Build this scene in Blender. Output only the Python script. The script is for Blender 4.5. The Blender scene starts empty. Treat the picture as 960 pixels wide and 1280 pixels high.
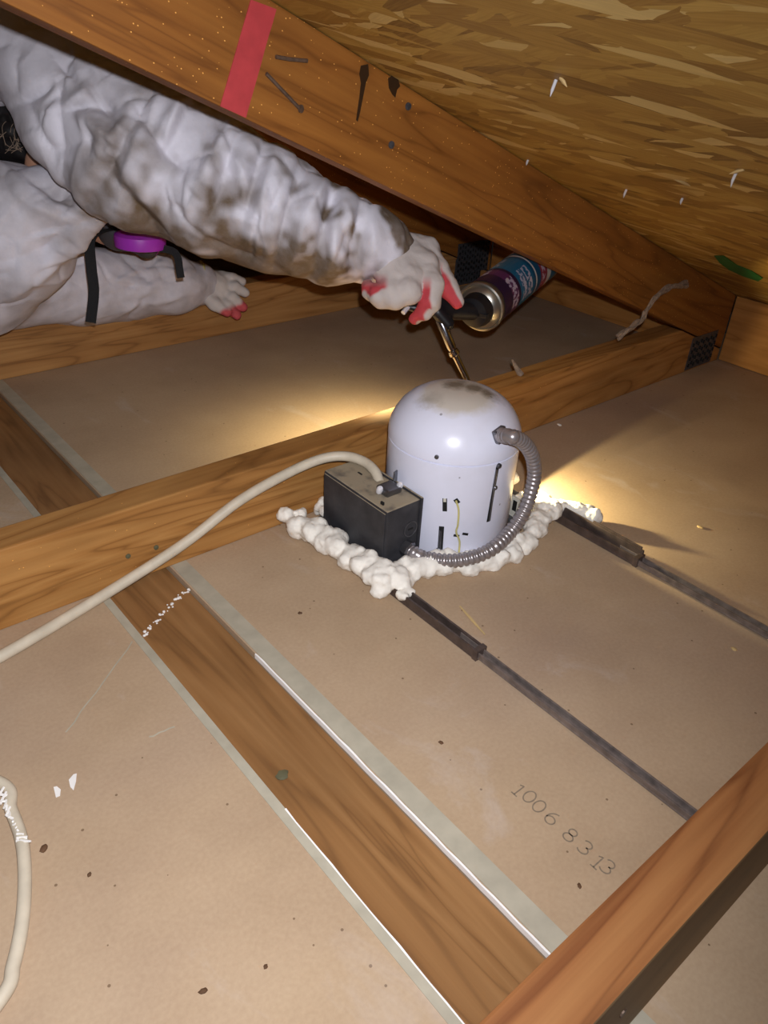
import bpy, bmesh, math, random
import numpy as np
from mathutils import Vector, Matrix, noise as mnoise

random.seed(7); rng = np.random.default_rng(7)
SC = bpy.context.scene
COL = SC.collection

# ------------------------------------------------------------------ camera
# X = along the joists, Y = across the joists, Z up; the drywall back is z = 0
PP = np.array([480., 640.]); VA = np.array([1800., 108.]); VB = np.array([-515., -36.])
F = math.sqrt(-np.dot(VA - PP, VB - PP)); CAM = np.array([0., 0., .52])
def _ray(p): return np.array([p[0] - PP[0], p[1] - PP[1], F])
_x = _ray(VA); _x /= np.linalg.norm(_x); _y = _ray(VB); _y /= np.linalg.norm(_y)
RW = np.array([_x, _y, np.cross(_x, _y)])
def on(p, ax, v):
    d = RW @ _ray(p); return CAM + d * ((v - CAM[ax]) / d[ax])
def at(px, py, dep): return CAM + (RW @ _ray((px, py))) * (dep / F)
def pix(W):
    c = (np.asarray(W, float) - CAM) @ RW
    return PP + F * c[..., :2] / c[..., 2:3], c[..., 2]
cd = bpy.data.cameras.new('camera'); cam = bpy.data.objects.new('camera', cd); COL.objects.link(cam)
cd.sensor_fit = 'VERTICAL'; cd.sensor_height = 36.0; cd.sensor_width = 27.0; cd.lens = F / 1280 * 36.0
cd.clip_start = .005
m = Matrix.Identity(4)
for i in range(3):
    m[i][0] = RW[i, 0]; m[i][1] = -RW[i, 1]; m[i][2] = -RW[i, 2]; m[i][3] = CAM[i]
cam.matrix_world = m; SC.camera = cam

# ------------------------------------------------------------------ world, lights, exposure
w = bpy.data.worlds.new('attic_dark'); SC.world = w; w.use_nodes = True
w.node_tree.nodes['Background'].inputs[0].default_value = (.9, .8, .7, 1)
w.node_tree.nodes['Background'].inputs[1].default_value = .006
SC.view_settings.view_transform = 'Standard'; SC.view_settings.look = 'None'
SC.view_settings.gamma = 1; SC.view_settings.use_curve_mapping = False
SC.view_settings.exposure = 0.0
def lamp(name, kind, loc, power, color, size, target=None, angle=None, blend=.5):
    l = bpy.data.lights.new(name, kind); l.energy = power; l.color = color; l.shadow_soft_size = size
    o = bpy.data.objects.new(name, l); COL.objects.link(o); o.location = loc
    if target is not None:
        o.rotation_euler = (Vector(target) - Vector(loc)).to_track_quat('-Z', 'Y').to_euler()
    if angle: l.spot_size = math.radians(angle); l.spot_blend = blend
    return o
flash_pos = CAM + RW @ np.array([.012, -.03, -.01])
lamp('phone_flash', 'SPOT', flash_pos, 27.0, (.93, .94, 1.0), .006, CAM + RW @ np.array([-.28, .04, 1.0]), 122, 1.0)
HEADLAMP = np.array([.53, 1.085, .372])
lamp('headlamp_beam', 'SPOT', HEADLAMP + np.array([.006, -.02, -.01]), 2.5, (1.0, .86, .58), .008, (.76, .60, 0.02), 66, .8)
lamp('back_leak', 'SPOT', (.655, .745, .140), 3.2, (1.0, .84, .46), .010, (.64, .775, 0.0), 138, .75)
lamp('side_leak', 'SPOT', (.700, .546, .046), 4.2, (1.0, .84, .46), .004, (1.0, .285, .004), 98, .15)

# ------------------------------------------------------------------ materials
def new_mat(name):
    mt = bpy.data.materials.new(name); mt.use_nodes = True
    nt = mt.node_tree; return mt, nt, nt.nodes['Principled BSDF']
def nd(nt, t, **k):
    n = nt.nodes.new(t)
    for a, b in k.items():
        if a.startswith('i_'):
            n.inputs[int(a[2:]) if a[2:].isdigit() else a[2:].replace('_', ' ')].default_value = b
        else: setattr(n, a, b)
    return n
def lk(nt, a, b): nt.links.new(a, b)
def srgb(r, g, b):
    f = lambda c: (c / 255 / 12.92) if c / 255 <= .04045 else ((c / 255 + .055) / 1.055) ** 2.4
    return (f(r), f(g), f(b), 1)
def ramp(nt, src, stops, interp='LINEAR'):
    r = nd(nt, 'ShaderNodeValToRGB'); r.color_ramp.interpolation = interp
    e = r.color_ramp.elements
    while len(e) < len(stops): e.new(.5)
    for i, (p, c) in enumerate(stops):
        e[i].position = p; e[i].color = c if isinstance(c, tuple) else (c, c, c, 1)
    lk(nt, src, r.inputs[0]); return r.outputs[0]
def mix(nt, fac, a, b, mode='MIX'):
    n = nd(nt, 'ShaderNodeMix', data_type='RGBA', blend_type=mode)
    for s, v in ((n.inputs[0], fac), (n.inputs[6], a), (n.inputs[7], b)):
        if hasattr(v, 'is_output'): lk(nt, v, s)
        else: s.default_value = v
    return n.outputs[2]
def math_(nt, op, a, b=None):
    n = nd(nt, 'ShaderNodeMath', operation=op)
    for s, v in zip(n.inputs, (a, b)):
        if v is None: continue
        if hasattr(v, 'is_output'): lk(nt, v, s)
        else: s.default_value = v
    return n.outputs[0]
def coords(nt, dirs=((1, 0, 0), (0, 1, 0), (0, 0, 1)), sc=(1, 1, 1), off=(0, 0, 0)):
    tc = nd(nt, 'ShaderNodeTexCoord'); cb = nd(nt, 'ShaderNodeCombineXYZ')
    for i in range(3):
        v = nd(nt, 'ShaderNodeVectorMath', operation='DOT_PRODUCT'); lk(nt, tc.outputs['Object'], v.inputs[0])
        v.inputs[1].default_value = tuple(c * sc[i] for c in dirs[i])
        lk(nt, math_(nt, 'ADD', v.outputs['Value'], off[i]), cb.inputs[i])
    return cb.outputs[0]
def noise(nt, vec, scale, detail=4, rough=.55, dist=0):
    n = nd(nt, 'ShaderNodeTexNoise'); lk(nt, vec, n.inputs['Vector'])
    n.inputs['Scale'].default_value = scale; n.inputs['Detail'].default_value = detail
    n.inputs['Roughness'].default_value = rough; n.inputs['Distortion'].default_value = dist
    return n.outputs[0]
def voro(nt, vec, scale, feature='F1', rnd=1.0):
    n = nd(nt, 'ShaderNodeTexVoronoi', feature=feature); lk(nt, vec, n.inputs['Vector'])
    n.inputs['Scale'].default_value = scale; n.inputs['Randomness'].default_value = rnd; return n
def bump(nt, b, h, strength, dist=.002):
    n = nd(nt, 'ShaderNodeBump'); n.inputs['Strength'].default_value = strength; n.inputs['Distance'].default_value = dist
    lk(nt, h, n.inputs['Height']); lk(nt, n.outputs[0], b.inputs['Normal'])
def plain(name, rgb, rough=.5, metal=0.0, vary=.12, vscale=40, bmp=.0, spec=.5):
    mt, nt, b = new_mat(name); c = srgb(*rgb); v = coords(nt)
    n = noise(nt, v, vscale, 3)
    dk = tuple(x * (1 - 2 * vary) for x in c[:3]) + (1,); lt = tuple(min(1, x * (1 + vary)) for x in c[:3]) + (1,)
    lk(nt, ramp(nt, n, [(.3, dk), (.6, c), (.8, lt)]), b.inputs['Base Color'])
    b.inputs['Roughness'].default_value = rough; b.inputs['Metallic'].default_value = metal
    b.inputs['Specular IOR Level'].default_value = spec
    if bmp: bump(nt, b, n, bmp)
    return mt
S_ = math.cos(math.atan(.403)), math.sin(math.atan(.403))
def wood(name, cols, dirs, seed=0, rough=.62, band=9, glint_specks=0.0, weather=False):
    mt, nt, b = new_mat(name)
    o = (seed * 3.1, seed * 1.7, seed * 2.3)
    v = coords(nt, dirs, (1.0, 9.0, 9.0), o); vf = coords(nt, dirs, (3, 130, 130), o)
    big = noise(nt, v, 1.6, 3, .5, .6)
    wv = math_(nt, 'FRACT', math_(nt, 'MULTIPLY', big, band))
    wv = math_(nt, 'ABSOLUTE', math_(nt, 'SUBTRACT', wv, .5))
    c = ramp(nt, wv, [(0, srgb(*cols[0])), (.10, srgb(*cols[1])), (.5, srgb(*cols[2]))])
    fine = noise(nt, vf, 1, 4, .6)
    c = mix(nt, .40, c, ramp(nt, fine, [(.25, srgb(*cols[0])), (.75, srgb(*cols[2]))]))
    pat = noise(nt, coords(nt, dirs, (4, 9, 9), o), 1, 4)
    c = mix(nt, math_(nt, 'MULTIPLY', ramp(nt, pat, [(.5, 0.), (.75, 1.)]), .35), c, srgb(*[int(x * .7) for x in cols[0]]))
    if glint_specks:
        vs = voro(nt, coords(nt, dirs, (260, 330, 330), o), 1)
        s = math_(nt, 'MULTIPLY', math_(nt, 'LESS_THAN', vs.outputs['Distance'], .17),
                  math_(nt, 'LESS_THAN', nd_sep(nt, vs.outputs['Color']), glint_specks))
        c = mix(nt, s, c, srgb(235, 170, 85))  # resin and sawdust specks, with their flash glints painted in as pale orange
    if weather:                                   # greyed sawn face on the near side of the board
        g = nd(nt, 'ShaderNodeNewGeometry'); sp = nd(nt, 'ShaderNodeSeparateXYZ'); lk(nt, g.outputs['True Normal'], sp.inputs[0])
        c = mix(nt, math_(nt, 'MULTIPLY', math_(nt, 'LESS_THAN', sp.outputs[1], -.5), .75), c, ramp(nt, pat, [(.3, srgb(120, 100, 70)), (.7, srgb(150, 130, 98))]))
    lk(nt, c, b.inputs['Base Color']); b.inputs['Roughness'].default_value = rough
    b.inputs['Specular IOR Level'].default_value = .3
    bump(nt, b, fine, .25, .001)
    return mt
def nd_sep(nt, col):
    s = nd(nt, 'ShaderNodeSeparateColor'); lk(nt, col, s.inputs[0]); return s.outputs[0]
AX = ((1, 0, 0), (0, 0, 1), (0, 1, 0)); AY = ((0, 1, 0), (1, 0, 0), (0, 0, 1))
ASL = ((S_[0], 0, -S_[1]), (S_[1], 0, S_[0]), (0, 1, 0))
W_JOIST = wood('pine_joist', ((122, 78, 34), (166, 114, 58), (188, 138, 78)), AX, 1, glint_specks=.03)
W_CHORD = wood('pine_top_chord', ((108, 62, 20), (142, 88, 34), (160, 104, 44)), ASL, 2, glint_specks=.16, band=7)
W_NEAR = wood('red_pine_joist', ((108, 60, 30), (150, 96, 54), (172, 120, 72)), AX, 5, band=6, weather=True)
W_FAR = wood('dark_pine_joist', ((126, 84, 44), (168, 118, 66), (188, 140, 84)), AX, 8)
W_PLATE = wood('fir_plate', ((112, 76, 42), (140, 98, 56), (156, 114, 70)), AY, 3, band=8)
W_BLOCK = wood('pine_block', ((134, 84, 36), (168, 112, 54), (188, 132, 70)), AY, 6)

def drywall_mat():
    mt, nt, b = new_mat('drywall_back_paper'); v = coords(nt)
    n1 = noise(nt, v, 5, 5, .6); n2 = noise(nt, v, 300, 2); n3 = noise(nt, v, 2.2, 3, .5, .4)
    c = ramp(nt, n1, [(.25, srgb(164, 138, 110)), (.5, srgb(180, 154, 125)), (.75, srgb(191, 166, 137))])
    c = mix(nt, math_(nt, 'MULTIPLY', ramp(nt, n3, [(.45, 0.), (.70, 1.)]), .6), c, srgb(150, 126, 112))
    c = mix(nt, .07, c, ramp(nt, n2, [(.3, srgb(120, 95, 66)), (.7, srgb(225, 205, 170))]))
    vs = voro(nt, v, 95)
    s = math_(nt, 'MULTIPLY', math_(nt, 'LESS_THAN', vs.outputs['Distance'], .11), math_(nt, 'LESS_THAN', nd_sep(nt, vs.outputs['Color']), .11))
    c = mix(nt, math_(nt, 'MULTIPLY', s, .65), c, srgb(88, 62, 38))
    sm = noise(nt, coords(nt, sc=(7, 3.5, 1), off=(3, 1, 0)), 1.6, 6, .65, .8)
    c = mix(nt, math_(nt, 'MULTIPLY', ramp(nt, sm, [(.6, 0.), (.78, 1.)]), .35), c, srgb(205, 196, 192))
    lk(nt, c, b.inputs['Base Color']); b.inputs['Roughness'].default_value = .75
    b.inputs['Specular IOR Level'].default_value = .2
    bump(nt, b, n2, .03, .0006); return mt
M_DRY = drywall_mat()

def osb_mat():
    mt, nt, b = new_mat('osb_strands')
    c = None; hgt = None
    dn = (S_[0], 0, -S_[1]); up = (S_[1], 0, S_[0])
    pal = [(0, srgb(112, 76, 26)), (.15, srgb(146, 106, 42)), (.35, srgb(166, 126, 54)), (.6, srgb(176, 138, 62)), (.82, srgb(190, 154, 78)), (.95, srgb(218, 190, 124))]
    for k, (ang, la, lb, off) in enumerate([(0.0, 13, 58, 0), (.40, 16, 66, 5.3), (-.42, 15, 62, 9.1)]):
        ca, sa = math.cos(ang), math.sin(ang)
        d1 = (dn[0] * sa, ca, dn[2] * sa); d2 = (dn[0] * ca, -sa, dn[2] * ca)
        raw = coords(nt, (d1, d2, up), (la, lb, 1), (off, off * 1.3, 0))
        dn_ = nd(nt, 'ShaderNodeTexNoise'); lk(nt, coords(nt, (d1, d2, up), (6, 30, 1)), dn_.inputs[0]); dn_.inputs['Scale'].default_value = 2.2; dn_.inputs['Detail'].default_value = 3
        add = nd(nt, 'ShaderNodeVectorMath', operation='MULTIPLY_ADD'); lk(nt, dn_.outputs['Color'], add.inputs[0])
        add.inputs[1].default_value = (.45, .9, 0); lk(nt, raw, add.inputs[2])
        flat = nd(nt, 'ShaderNodeVectorMath', operation='MULTIPLY'); lk(nt, add.outputs[0], flat.inputs[0]); flat.inputs[1].default_value = (1, 1, 0)
        vv = voro(nt, flat.outputs[0], 1.0)
        sp = nd(nt, 'ShaderNodeSeparateColor'); lk(nt, vv.outputs['Color'], sp.inputs[0])
        col = ramp(nt, sp.outputs[0], pal)
        grain = noise(nt, coords(nt, (d1, d2, up), (30, 520, 1), (off, 0, 0)), 1, 3)
        col = mix(nt, .22, col, ramp(nt, grain, [(.3, srgb(120, 84, 34)), (.7, srgb(215, 178, 100))]))
        h = math_(nt, 'ADD', math_(nt, 'MULTIPLY', sp.outputs[1], .8), math_(nt, 'MULTIPLY', grain, .12))
        if c is None: c, hgt = col, h
        else:
            top = math_(nt, 'GREATER_THAN', sp.outputs[2], .45)
            c = mix(nt, top, c, col); hm = nd(nt, 'ShaderNodeMix', data_type='FLOAT')
            lk(nt, top, hm.inputs[0]); lk(nt, hgt, hm.inputs[2]); lk(nt, h, hm.inputs[3]); hgt = hm.outputs[0]
    bl = noise(nt, coords(nt, (dn, (0, 1, 0), up), (6, 4, 1)), 1, 3)
    c = mix(nt, math_(nt, 'MULTIPLY', ramp(nt, bl, [(.45, 0.), (.75, 1.)]), .5), c, srgb(140, 100, 40))
    lk(nt, c, b.inputs['Base Color']); b.inputs['Roughness'].default_value = .55; b.inputs['Specular IOR Level'].default_value = .35
    bump(nt, b, hgt, .5, .0015); return mt
M_OSB = osb_mat()

def can_mat():
    mt, nt, b = new_mat('white_enamel_with_dust')
    tc = nd(nt, 'ShaderNodeTexCoord'); v = coords(nt)
    def blob(c, r, soft, sc=60):
        sb = nd(nt, 'ShaderNodeVectorMath', operation='DISTANCE'); lk(nt, tc.outputs['Object'], sb.inputs[0]); sb.inputs[1].default_value = c
        d = math_(nt, 'ADD', sb.outputs['Value'], math_(nt, 'MULTIPLY', math_(nt, 'SUBTRACT', noise(nt, v, sc, 5, .65), .5), soft * 2.2))
        return ramp(nt, math_(nt, 'DIVIDE', d, r * 2), [(max(0, .5 - soft / r * .35), 1.), (min(1, .5 + soft / r * .35), 0.)])
    c = mix(nt, math_(nt, 'MULTIPLY', ramp(nt, noise(nt, v, 30, 5), [(.5, 0.), (.8, 1.)]), .15), srgb(226, 227, 242), srgb(180, 175, 172))
    P = lambda x, y, z=.178: tuple(float(q) for q in on((x, y), 2, z))
    c = mix(nt, math_(nt, 'MULTIPLY', blob(P(572, 492), .040, .008, 45), .85), c, srgb(200, 190, 172))
    s = blob(P(570, 484), .0135, .009, 75)
    for q, r_ in ((P(592, 488), .012), (P(608, 496, .174), .011), (P(616, 505, .168), .009)): s = math_(nt, 'MAXIMUM', s, blob(q, r_, .008, 75))
    c = mix(nt, math_(nt, 'MULTIPLY', s, .85), c, srgb(100, 82, 58))
    e2 = blob(P(537, 503, .172), .010, .012, 90); c = mix(nt, math_(nt, 'MULTIPLY', e2, .45), c, srgb(130, 118, 104))
    vs = voro(nt, v, 75); s2 = math_(nt, 'MULTIPLY', math_(nt, 'LESS_THAN', vs.outputs['Distance'], .12), math_(nt, 'LESS_THAN', nd_sep(nt, vs.outputs['Color']), .12))
    c = mix(nt, math_(nt, 'MULTIPLY', s2, .6), c, srgb(90, 84, 80))
    lk(nt, c, b.inputs['Base Color'])
    lk(nt, ramp(nt, s, [(0, .28), (1, .8)]), b.inputs['Roughness']); return mt
M_CAN = can_mat()

def box_mat():
    mt, nt, b = new_mat('dark_galvanized_with_dust'); v = coords(nt)
    n = noise(nt, v, 35, 5, .6)
    c = ramp(nt, n, [(.3, srgb(50, 50, 54)), (.55, srgb(66, 66, 70)), (.8, srgb(88, 86, 86))])
    g = nd(nt, 'ShaderNodeNewGeometry'); sp = nd(nt, 'ShaderNodeSeparateXYZ'); lk(nt, g.outputs['True Normal'], sp.inputs[0])
    dust = math_(nt, 'MULTIPLY', ramp(nt, sp.outputs[2], [(.75, 0.), (.95, 1.)]), ramp(nt, noise(nt, v, 55, 4), [(.3, .45), (.5, 1.)]))
    c = mix(nt, dust, c, srgb(168, 154, 130))
    lk(nt, c, b.inputs['Base Color']); b.inputs['Metallic'].default_value = .35
    lk(nt, ramp(nt, dust, [(0, .5), (1, .9)]), b.inputs['Roughness']); return mt
M_BOX = box_mat()
M_STEEL = plain('grey_steel', (120, 120, 124), .35, .9, .15, 60)
M_BAR = plain('dark_brown_steel', (96, 82, 76), .42, .35, .2, 90)
M_BARIN = plain('grey_brown_steel', (132, 120, 114), .4, .35, .2, 90)
M_DARK = plain('black_gap', (14, 13, 13), .8, 0, .1)
M_PITCH = plain('brown_pitch', (52, 32, 14), .5, 0, .2)
M_RING = plain('dark_dust_groove', (96, 86, 70), .8, 0, .1)
M_CONDUIT = plain('galvanized_conduit', (168, 160, 160), .32, .6, .1, 120)
M_BRACKET = plain('white_bracket', (214, 210, 196), .4, .1, .08)
M_FOAM = plain('cream_spray_foam', (244, 238, 226), .75, 0, .05, 90, .3)
M_CABLE = plain('ivory_cable_jacket', (206, 194, 172), .5, 0, .07, 60)
M_YWIRE = plain('yellow_wire', (206, 196, 128), .5)
M_EDGE = plain('pale_edge_paper', (178, 170, 150), .65, 0, .08, 45)
M_GYP = plain('white_gypsum', (246, 244, 240), .7, 0, .03)
M_INK = plain('faded_stamp_ink', (134, 118, 98), .8, 0, .1, 300)
M_TAPE = plain('red_tape', (184, 62, 66), .55, 0, .08, 60)
M_GUSSET = plain('galvanized_gusset', (96, 98, 104), .5, .6, .2, 150)
M_NAIL = plain('bright_nail', (236, 236, 242), .25, .3, .05)
M_RUST = plain('dull_nail', (122, 102, 88), .5, .6, .2, 200)
M_GREEN = plain('green_marker_paint', (30, 112, 44), .6, 0, .15)
M_WHITE = plain('white_caulk', (238, 234, 228), .7, 0, .05)
M_STRIP = plain('frayed_grey_strip', (158, 136, 116), .9, 0, .2, 200, .4)
M_BLACKP = plain('black_plastic', (24, 24, 28), .4, 0, .1)
M_STRAP = plain('black_elastic', (26, 25, 26), .85, 0, .15, 300, .3)
M_PURPLE = plain('magenta_filter', (168, 52, 186), .45, 0, .06)
M_SKIN = plain('skin', (196, 148, 120), .55, 0, .06)
M_HAIR = plain('black_hair', (24, 19, 18), .55, 0, .2, 300)
M_CHROME = plain('nickel_barrel', (188, 190, 198), .18, 1.0, .04)
M_TIN = plain('tin_canister', (186, 182, 172), .28, .9, .06)
M_CHIP = plain('grey_green_chip', (92, 88, 62), .8, 0, .2)
M_BROWN = plain('brown_crumb', (92, 64, 40), .85, 0, .2)
M_SLIVER = plain('pale_wood_sliver', (206, 176, 120), .7, 0, .1)
M_RUBBER = plain('grey_rubber', (70, 68, 72), .6)
M_LENS = plain('lamp_housing_silver', (150, 150, 156), .3, .5)

def lens_mat():
    mt, nt, b = new_mat('lit_lens'); b.inputs['Emission Color'].default_value = (1, .85, .55, 1)
    b.inputs['Emission Strength'].default_value = 6; return mt
M_LIT = lens_mat()

def attr_mat(name, base, dirt, attr, rough, bscale, bstr, extra=None):
    mt, nt, b = new_mat(name); v = coords(nt)
    a = nd(nt, 'ShaderNodeAttribute', attribute_name=attr)
    n = noise(nt, v, bscale, 5, .6); n2 = noise(nt, v, 26, 6, .7)
    f = ramp(nt, math_(nt, 'ADD', a.outputs['Fac'], math_(nt, 'MULTIPLY', math_(nt, 'SUBTRACT', n2, .5), extra or .0)), [(.0, 0.), (1., 1.)])
    c = mix(nt, f, srgb(*base), srgb(*dirt))
    lk(nt, c, b.inputs['Base Color']); b.inputs['Roughness'].default_value = rough
    b.inputs['Specular IOR Level'].default_value = .25
    bump(nt, b, n, bstr, .002); return mt
M_SUIT = attr_mat('white_coverall_fabric', (232, 229, 238), (112, 94, 74), 'dirt', .6, 90, .35, .5)
M_GLOVE = attr_mat('knit_glove_red_dipped', (204, 196, 190), (196, 66, 74), 'dip', .75, 160, .3)

def label_mat():
    mt, nt, b = new_mat('canister_label')
    uv = nd(nt, 'ShaderNodeUVMap'); s = nd(nt, 'ShaderNodeSeparateXYZ'); lk(nt, uv.outputs[0], s.inputs[0])
    P = srgb(44, 26, 54); T = srgb(20, 96, 128); T2 = srgb(14, 74, 104); Rd = srgb(140, 44, 58); Wt = srgb(196, 190, 184)
    c = ramp(nt, s.outputs[1], [(0, P), (.10, P), (.14, srgb(92, 44, 84)), (.24, P), (.28, T), (.52, T2), (.56, Wt), (.58, T2), (.66, Rd), (.78, Wt), (.86, T)], 'CONSTANT')
    # illegible rows of pale lettering
    sc = nd(nt, 'ShaderNodeVectorMath', operation='MULTIPLY'); lk(nt, uv.outputs[0], sc.inputs[0]); sc.inputs[1].default_value = (34, 26, 0)
    t = noise(nt, sc.outputs[0], 1.0, 2, .5)
    rows = ramp(nt, s.outputs[1], [(0, 0.), (.135, 1.), (.235, 0.), (.32, 1.), (.39, 0.), (.41, 1.), (.49, 0.), (.68, 1.), (.74, 0.)], 'CONSTANT')
    col = ramp(nt, s.outputs[0], [(0, 0.), (.08, 1.), (.30, 0.), (.42, 1.), (.64, 0.), (.75, 1.), (.95, 0.)], 'CONSTANT')
    f = math_(nt, 'MULTIPLY', math_(nt, 'MULTIPLY', rows, col), ramp(nt, t, [(.46, 0.), (.52, 1.)]))
    c = mix(nt, math_(nt, 'MULTIPLY', f, .8), c, srgb(186, 176, 190))
    lk(nt, c, b.inputs['Base Color']); b.inputs['Roughness'].default_value = .35; return mt
M_LABEL = label_mat()

# ------------------------------------------------------------------ mesh helpers
class MB:
    def __init__(s): s.v = []; s.f = []; s.uv = {}
    def add(s, vs, fs):
        o = len(s.v); s.v += [tuple(map(float, q)) for q in vs]; s.f += [tuple(i + o for i in f) for f in fs]; return s
    def box(s, lo, hi, M=None):
        vs = [(x, y, z) for x in (lo[0], hi[0]) for y in (lo[1], hi[1]) for z in (lo[2], hi[2])]
        if M is not None: vs = [tuple(M @ Vector(q)) for q in vs]
        return s.add(vs, [(0, 1, 3, 2), (4, 6, 7, 5), (0, 4, 5, 1), (2, 3, 7, 6), (0, 2, 6, 4), (1, 5, 7, 3)])
    def prism(s, poly, y0, y1):                 # polygon in XZ swept along Y
        n = len(poly); vs = [(x, y0, z) for x, z in poly] + [(x, y1, z) for x, z in poly]
        return s.add(vs, [tuple(range(n)), tuple(range(2 * n - 1, n - 1, -1))] + [((i + 1) % n, i, i + n, (i + 1) % n + n) for i in range(n)])
    def tube(s, pts, r, n=12, cap=True):
        pts = [Vector(p) for p in pts]; R = r if hasattr(r, '__len__') else [r] * len(pts)
        t = [(pts[min(i + 1, len(pts) - 1)] - pts[max(i - 1, 0)]).normalized() for i in range(len(pts))]
        up = Vector((0, 0, 1)) if abs(t[0].z) < .9 else Vector((1, 0, 0))
        a = t[0].cross(up).normalized(); vs = []
        for i, p in enumerate(pts):
            a = (a - t[i] * a.dot(t[i])).normalized(); b = t[i].cross(a)
            for k in range(n):
                an = 2 * math.pi * k / n; vs.append(p + (a * math.cos(an) + b * math.sin(an)) * R[i])
        fs = [(i * n + k, i * n + (k + 1) % n, (i + 1) * n + (k + 1) % n, (i + 1) * n + k) for i in range(len(pts) - 1) for k in range(n)]
        if cap: fs += [tuple(range(n - 1, -1, -1)), tuple((len(pts) - 1) * n + k for k in range(n))]
        return s.add(vs, fs)
    def lathe(s, prof, M, n=48):
        vs = []; fs = []; k0 = len(prof)
        for r, z in prof:
            for k in range(n):
                an = 2 * math.pi * k / n; vs.append(M @ Vector((r * math.cos(an), r * math.sin(an), z)))
        for i in range(k0 - 1):
            for k in range(n): fs.append((i * n + k, i * n + (k + 1) % n, (i + 1) * n + (k + 1) % n, (i + 1) * n + k))
        if prof[0][0] > 1e-6: fs.append(tuple(range(n - 1, -1, -1)))
        if prof[-1][0] > 1e-6: fs.append(tuple((k0 - 1) * n + k for k in range(n)))
        return s.add(vs, fs)
    def build(s, name, mat, parent=None, smooth=False, bevel=0, label=None):
        me = bpy.data.meshes.new(name); me.from_pydata(s.v, [], s.f); me.update()
        bm = bmesh.new(); bm.from_mesh(me)
        bmesh.ops.remove_doubles(bm, verts=bm.verts, dist=1e-6)
        bmesh.ops.recalc_face_normals(bm, faces=bm.faces)
        if bevel:
            ed = [e for e in bm.edges if len(e.link_faces) == 2 and e.calc_face_angle(0) > .5]
            bmesh.ops.bevel(bm, geom=ed, offset=bevel, segments=2, affect='EDGES', profile=.6)
        bm.to_mesh(me); bm.free()
        return link(name, me, mat, parent, smooth, label)
def link(name, me, mat, parent=None, smooth=False, label=None):
    o = bpy.data.objects.new(name, me); COL.objects.link(o); me.materials.append(mat)
    if smooth:
        me.polygons.foreach_set('use_smooth', [True] * len(me.polygons))
        if smooth != 'all':
            try: me.set_sharp_from_angle(angle=math.radians(38))
            except Exception: pass
    if parent: parent_to(o, parent)
    if label: o['label'] = label
    return o
def world_loc(o):
    l = Vector(o.location)
    while o.parent: o = o.parent; l = l + Vector(o.location) if o.type == 'EMPTY' else l
    return l
def parent_to(o, p):
    o.parent = p
    if p.type == 'EMPTY': o.matrix_parent_inverse = Matrix.Translation(-Vector(p.location))
def tag(o, label, cat, group=None):
    o['label'] = label; o['category'] = cat
    if group: o['group'] = group
    return o
def thing(name, loc, label, cat, group=None):
    o = bpy.data.objects.new(name, None); COL.objects.link(o); o.location = loc; o.empty_display_size = .05
    return tag(o, label, cat, group)
def struct(o): o['kind'] = 'structure'; return o
def spline(pts, n=10):
    P = [Vector(p) for p in pts]; P = [P[0] * 2 - P[1]] + P + [P[-1] * 2 - P[-2]]; out = []
    for i in range(1, len(P) - 2):
        for k in range(n):
            t = k / n; a, b, c, d = P[i - 1:i + 3]
            out.append(.5 * (2 * b + (c - a) * t + (2 * a - 5 * b + 4 * c - d) * t * t + (3 * b - a - 3 * c + d) * t ** 3))
    out.append(P[-2]); return out
def frame(o, zdir, xhint=(0, 0, 1)):            # matrix whose Z points along zdir
    z = Vector(zdir).normalized(); x = Vector(xhint); x = (x - z * x.dot(z)).normalized(); y = z.cross(x)
    M = Matrix.Identity(4)
    for i in range(3): M[i][0] = x[i]; M[i][1] = y[i]; M[i][2] = z[i]; M[i][3] = o[i]
    return M

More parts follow.
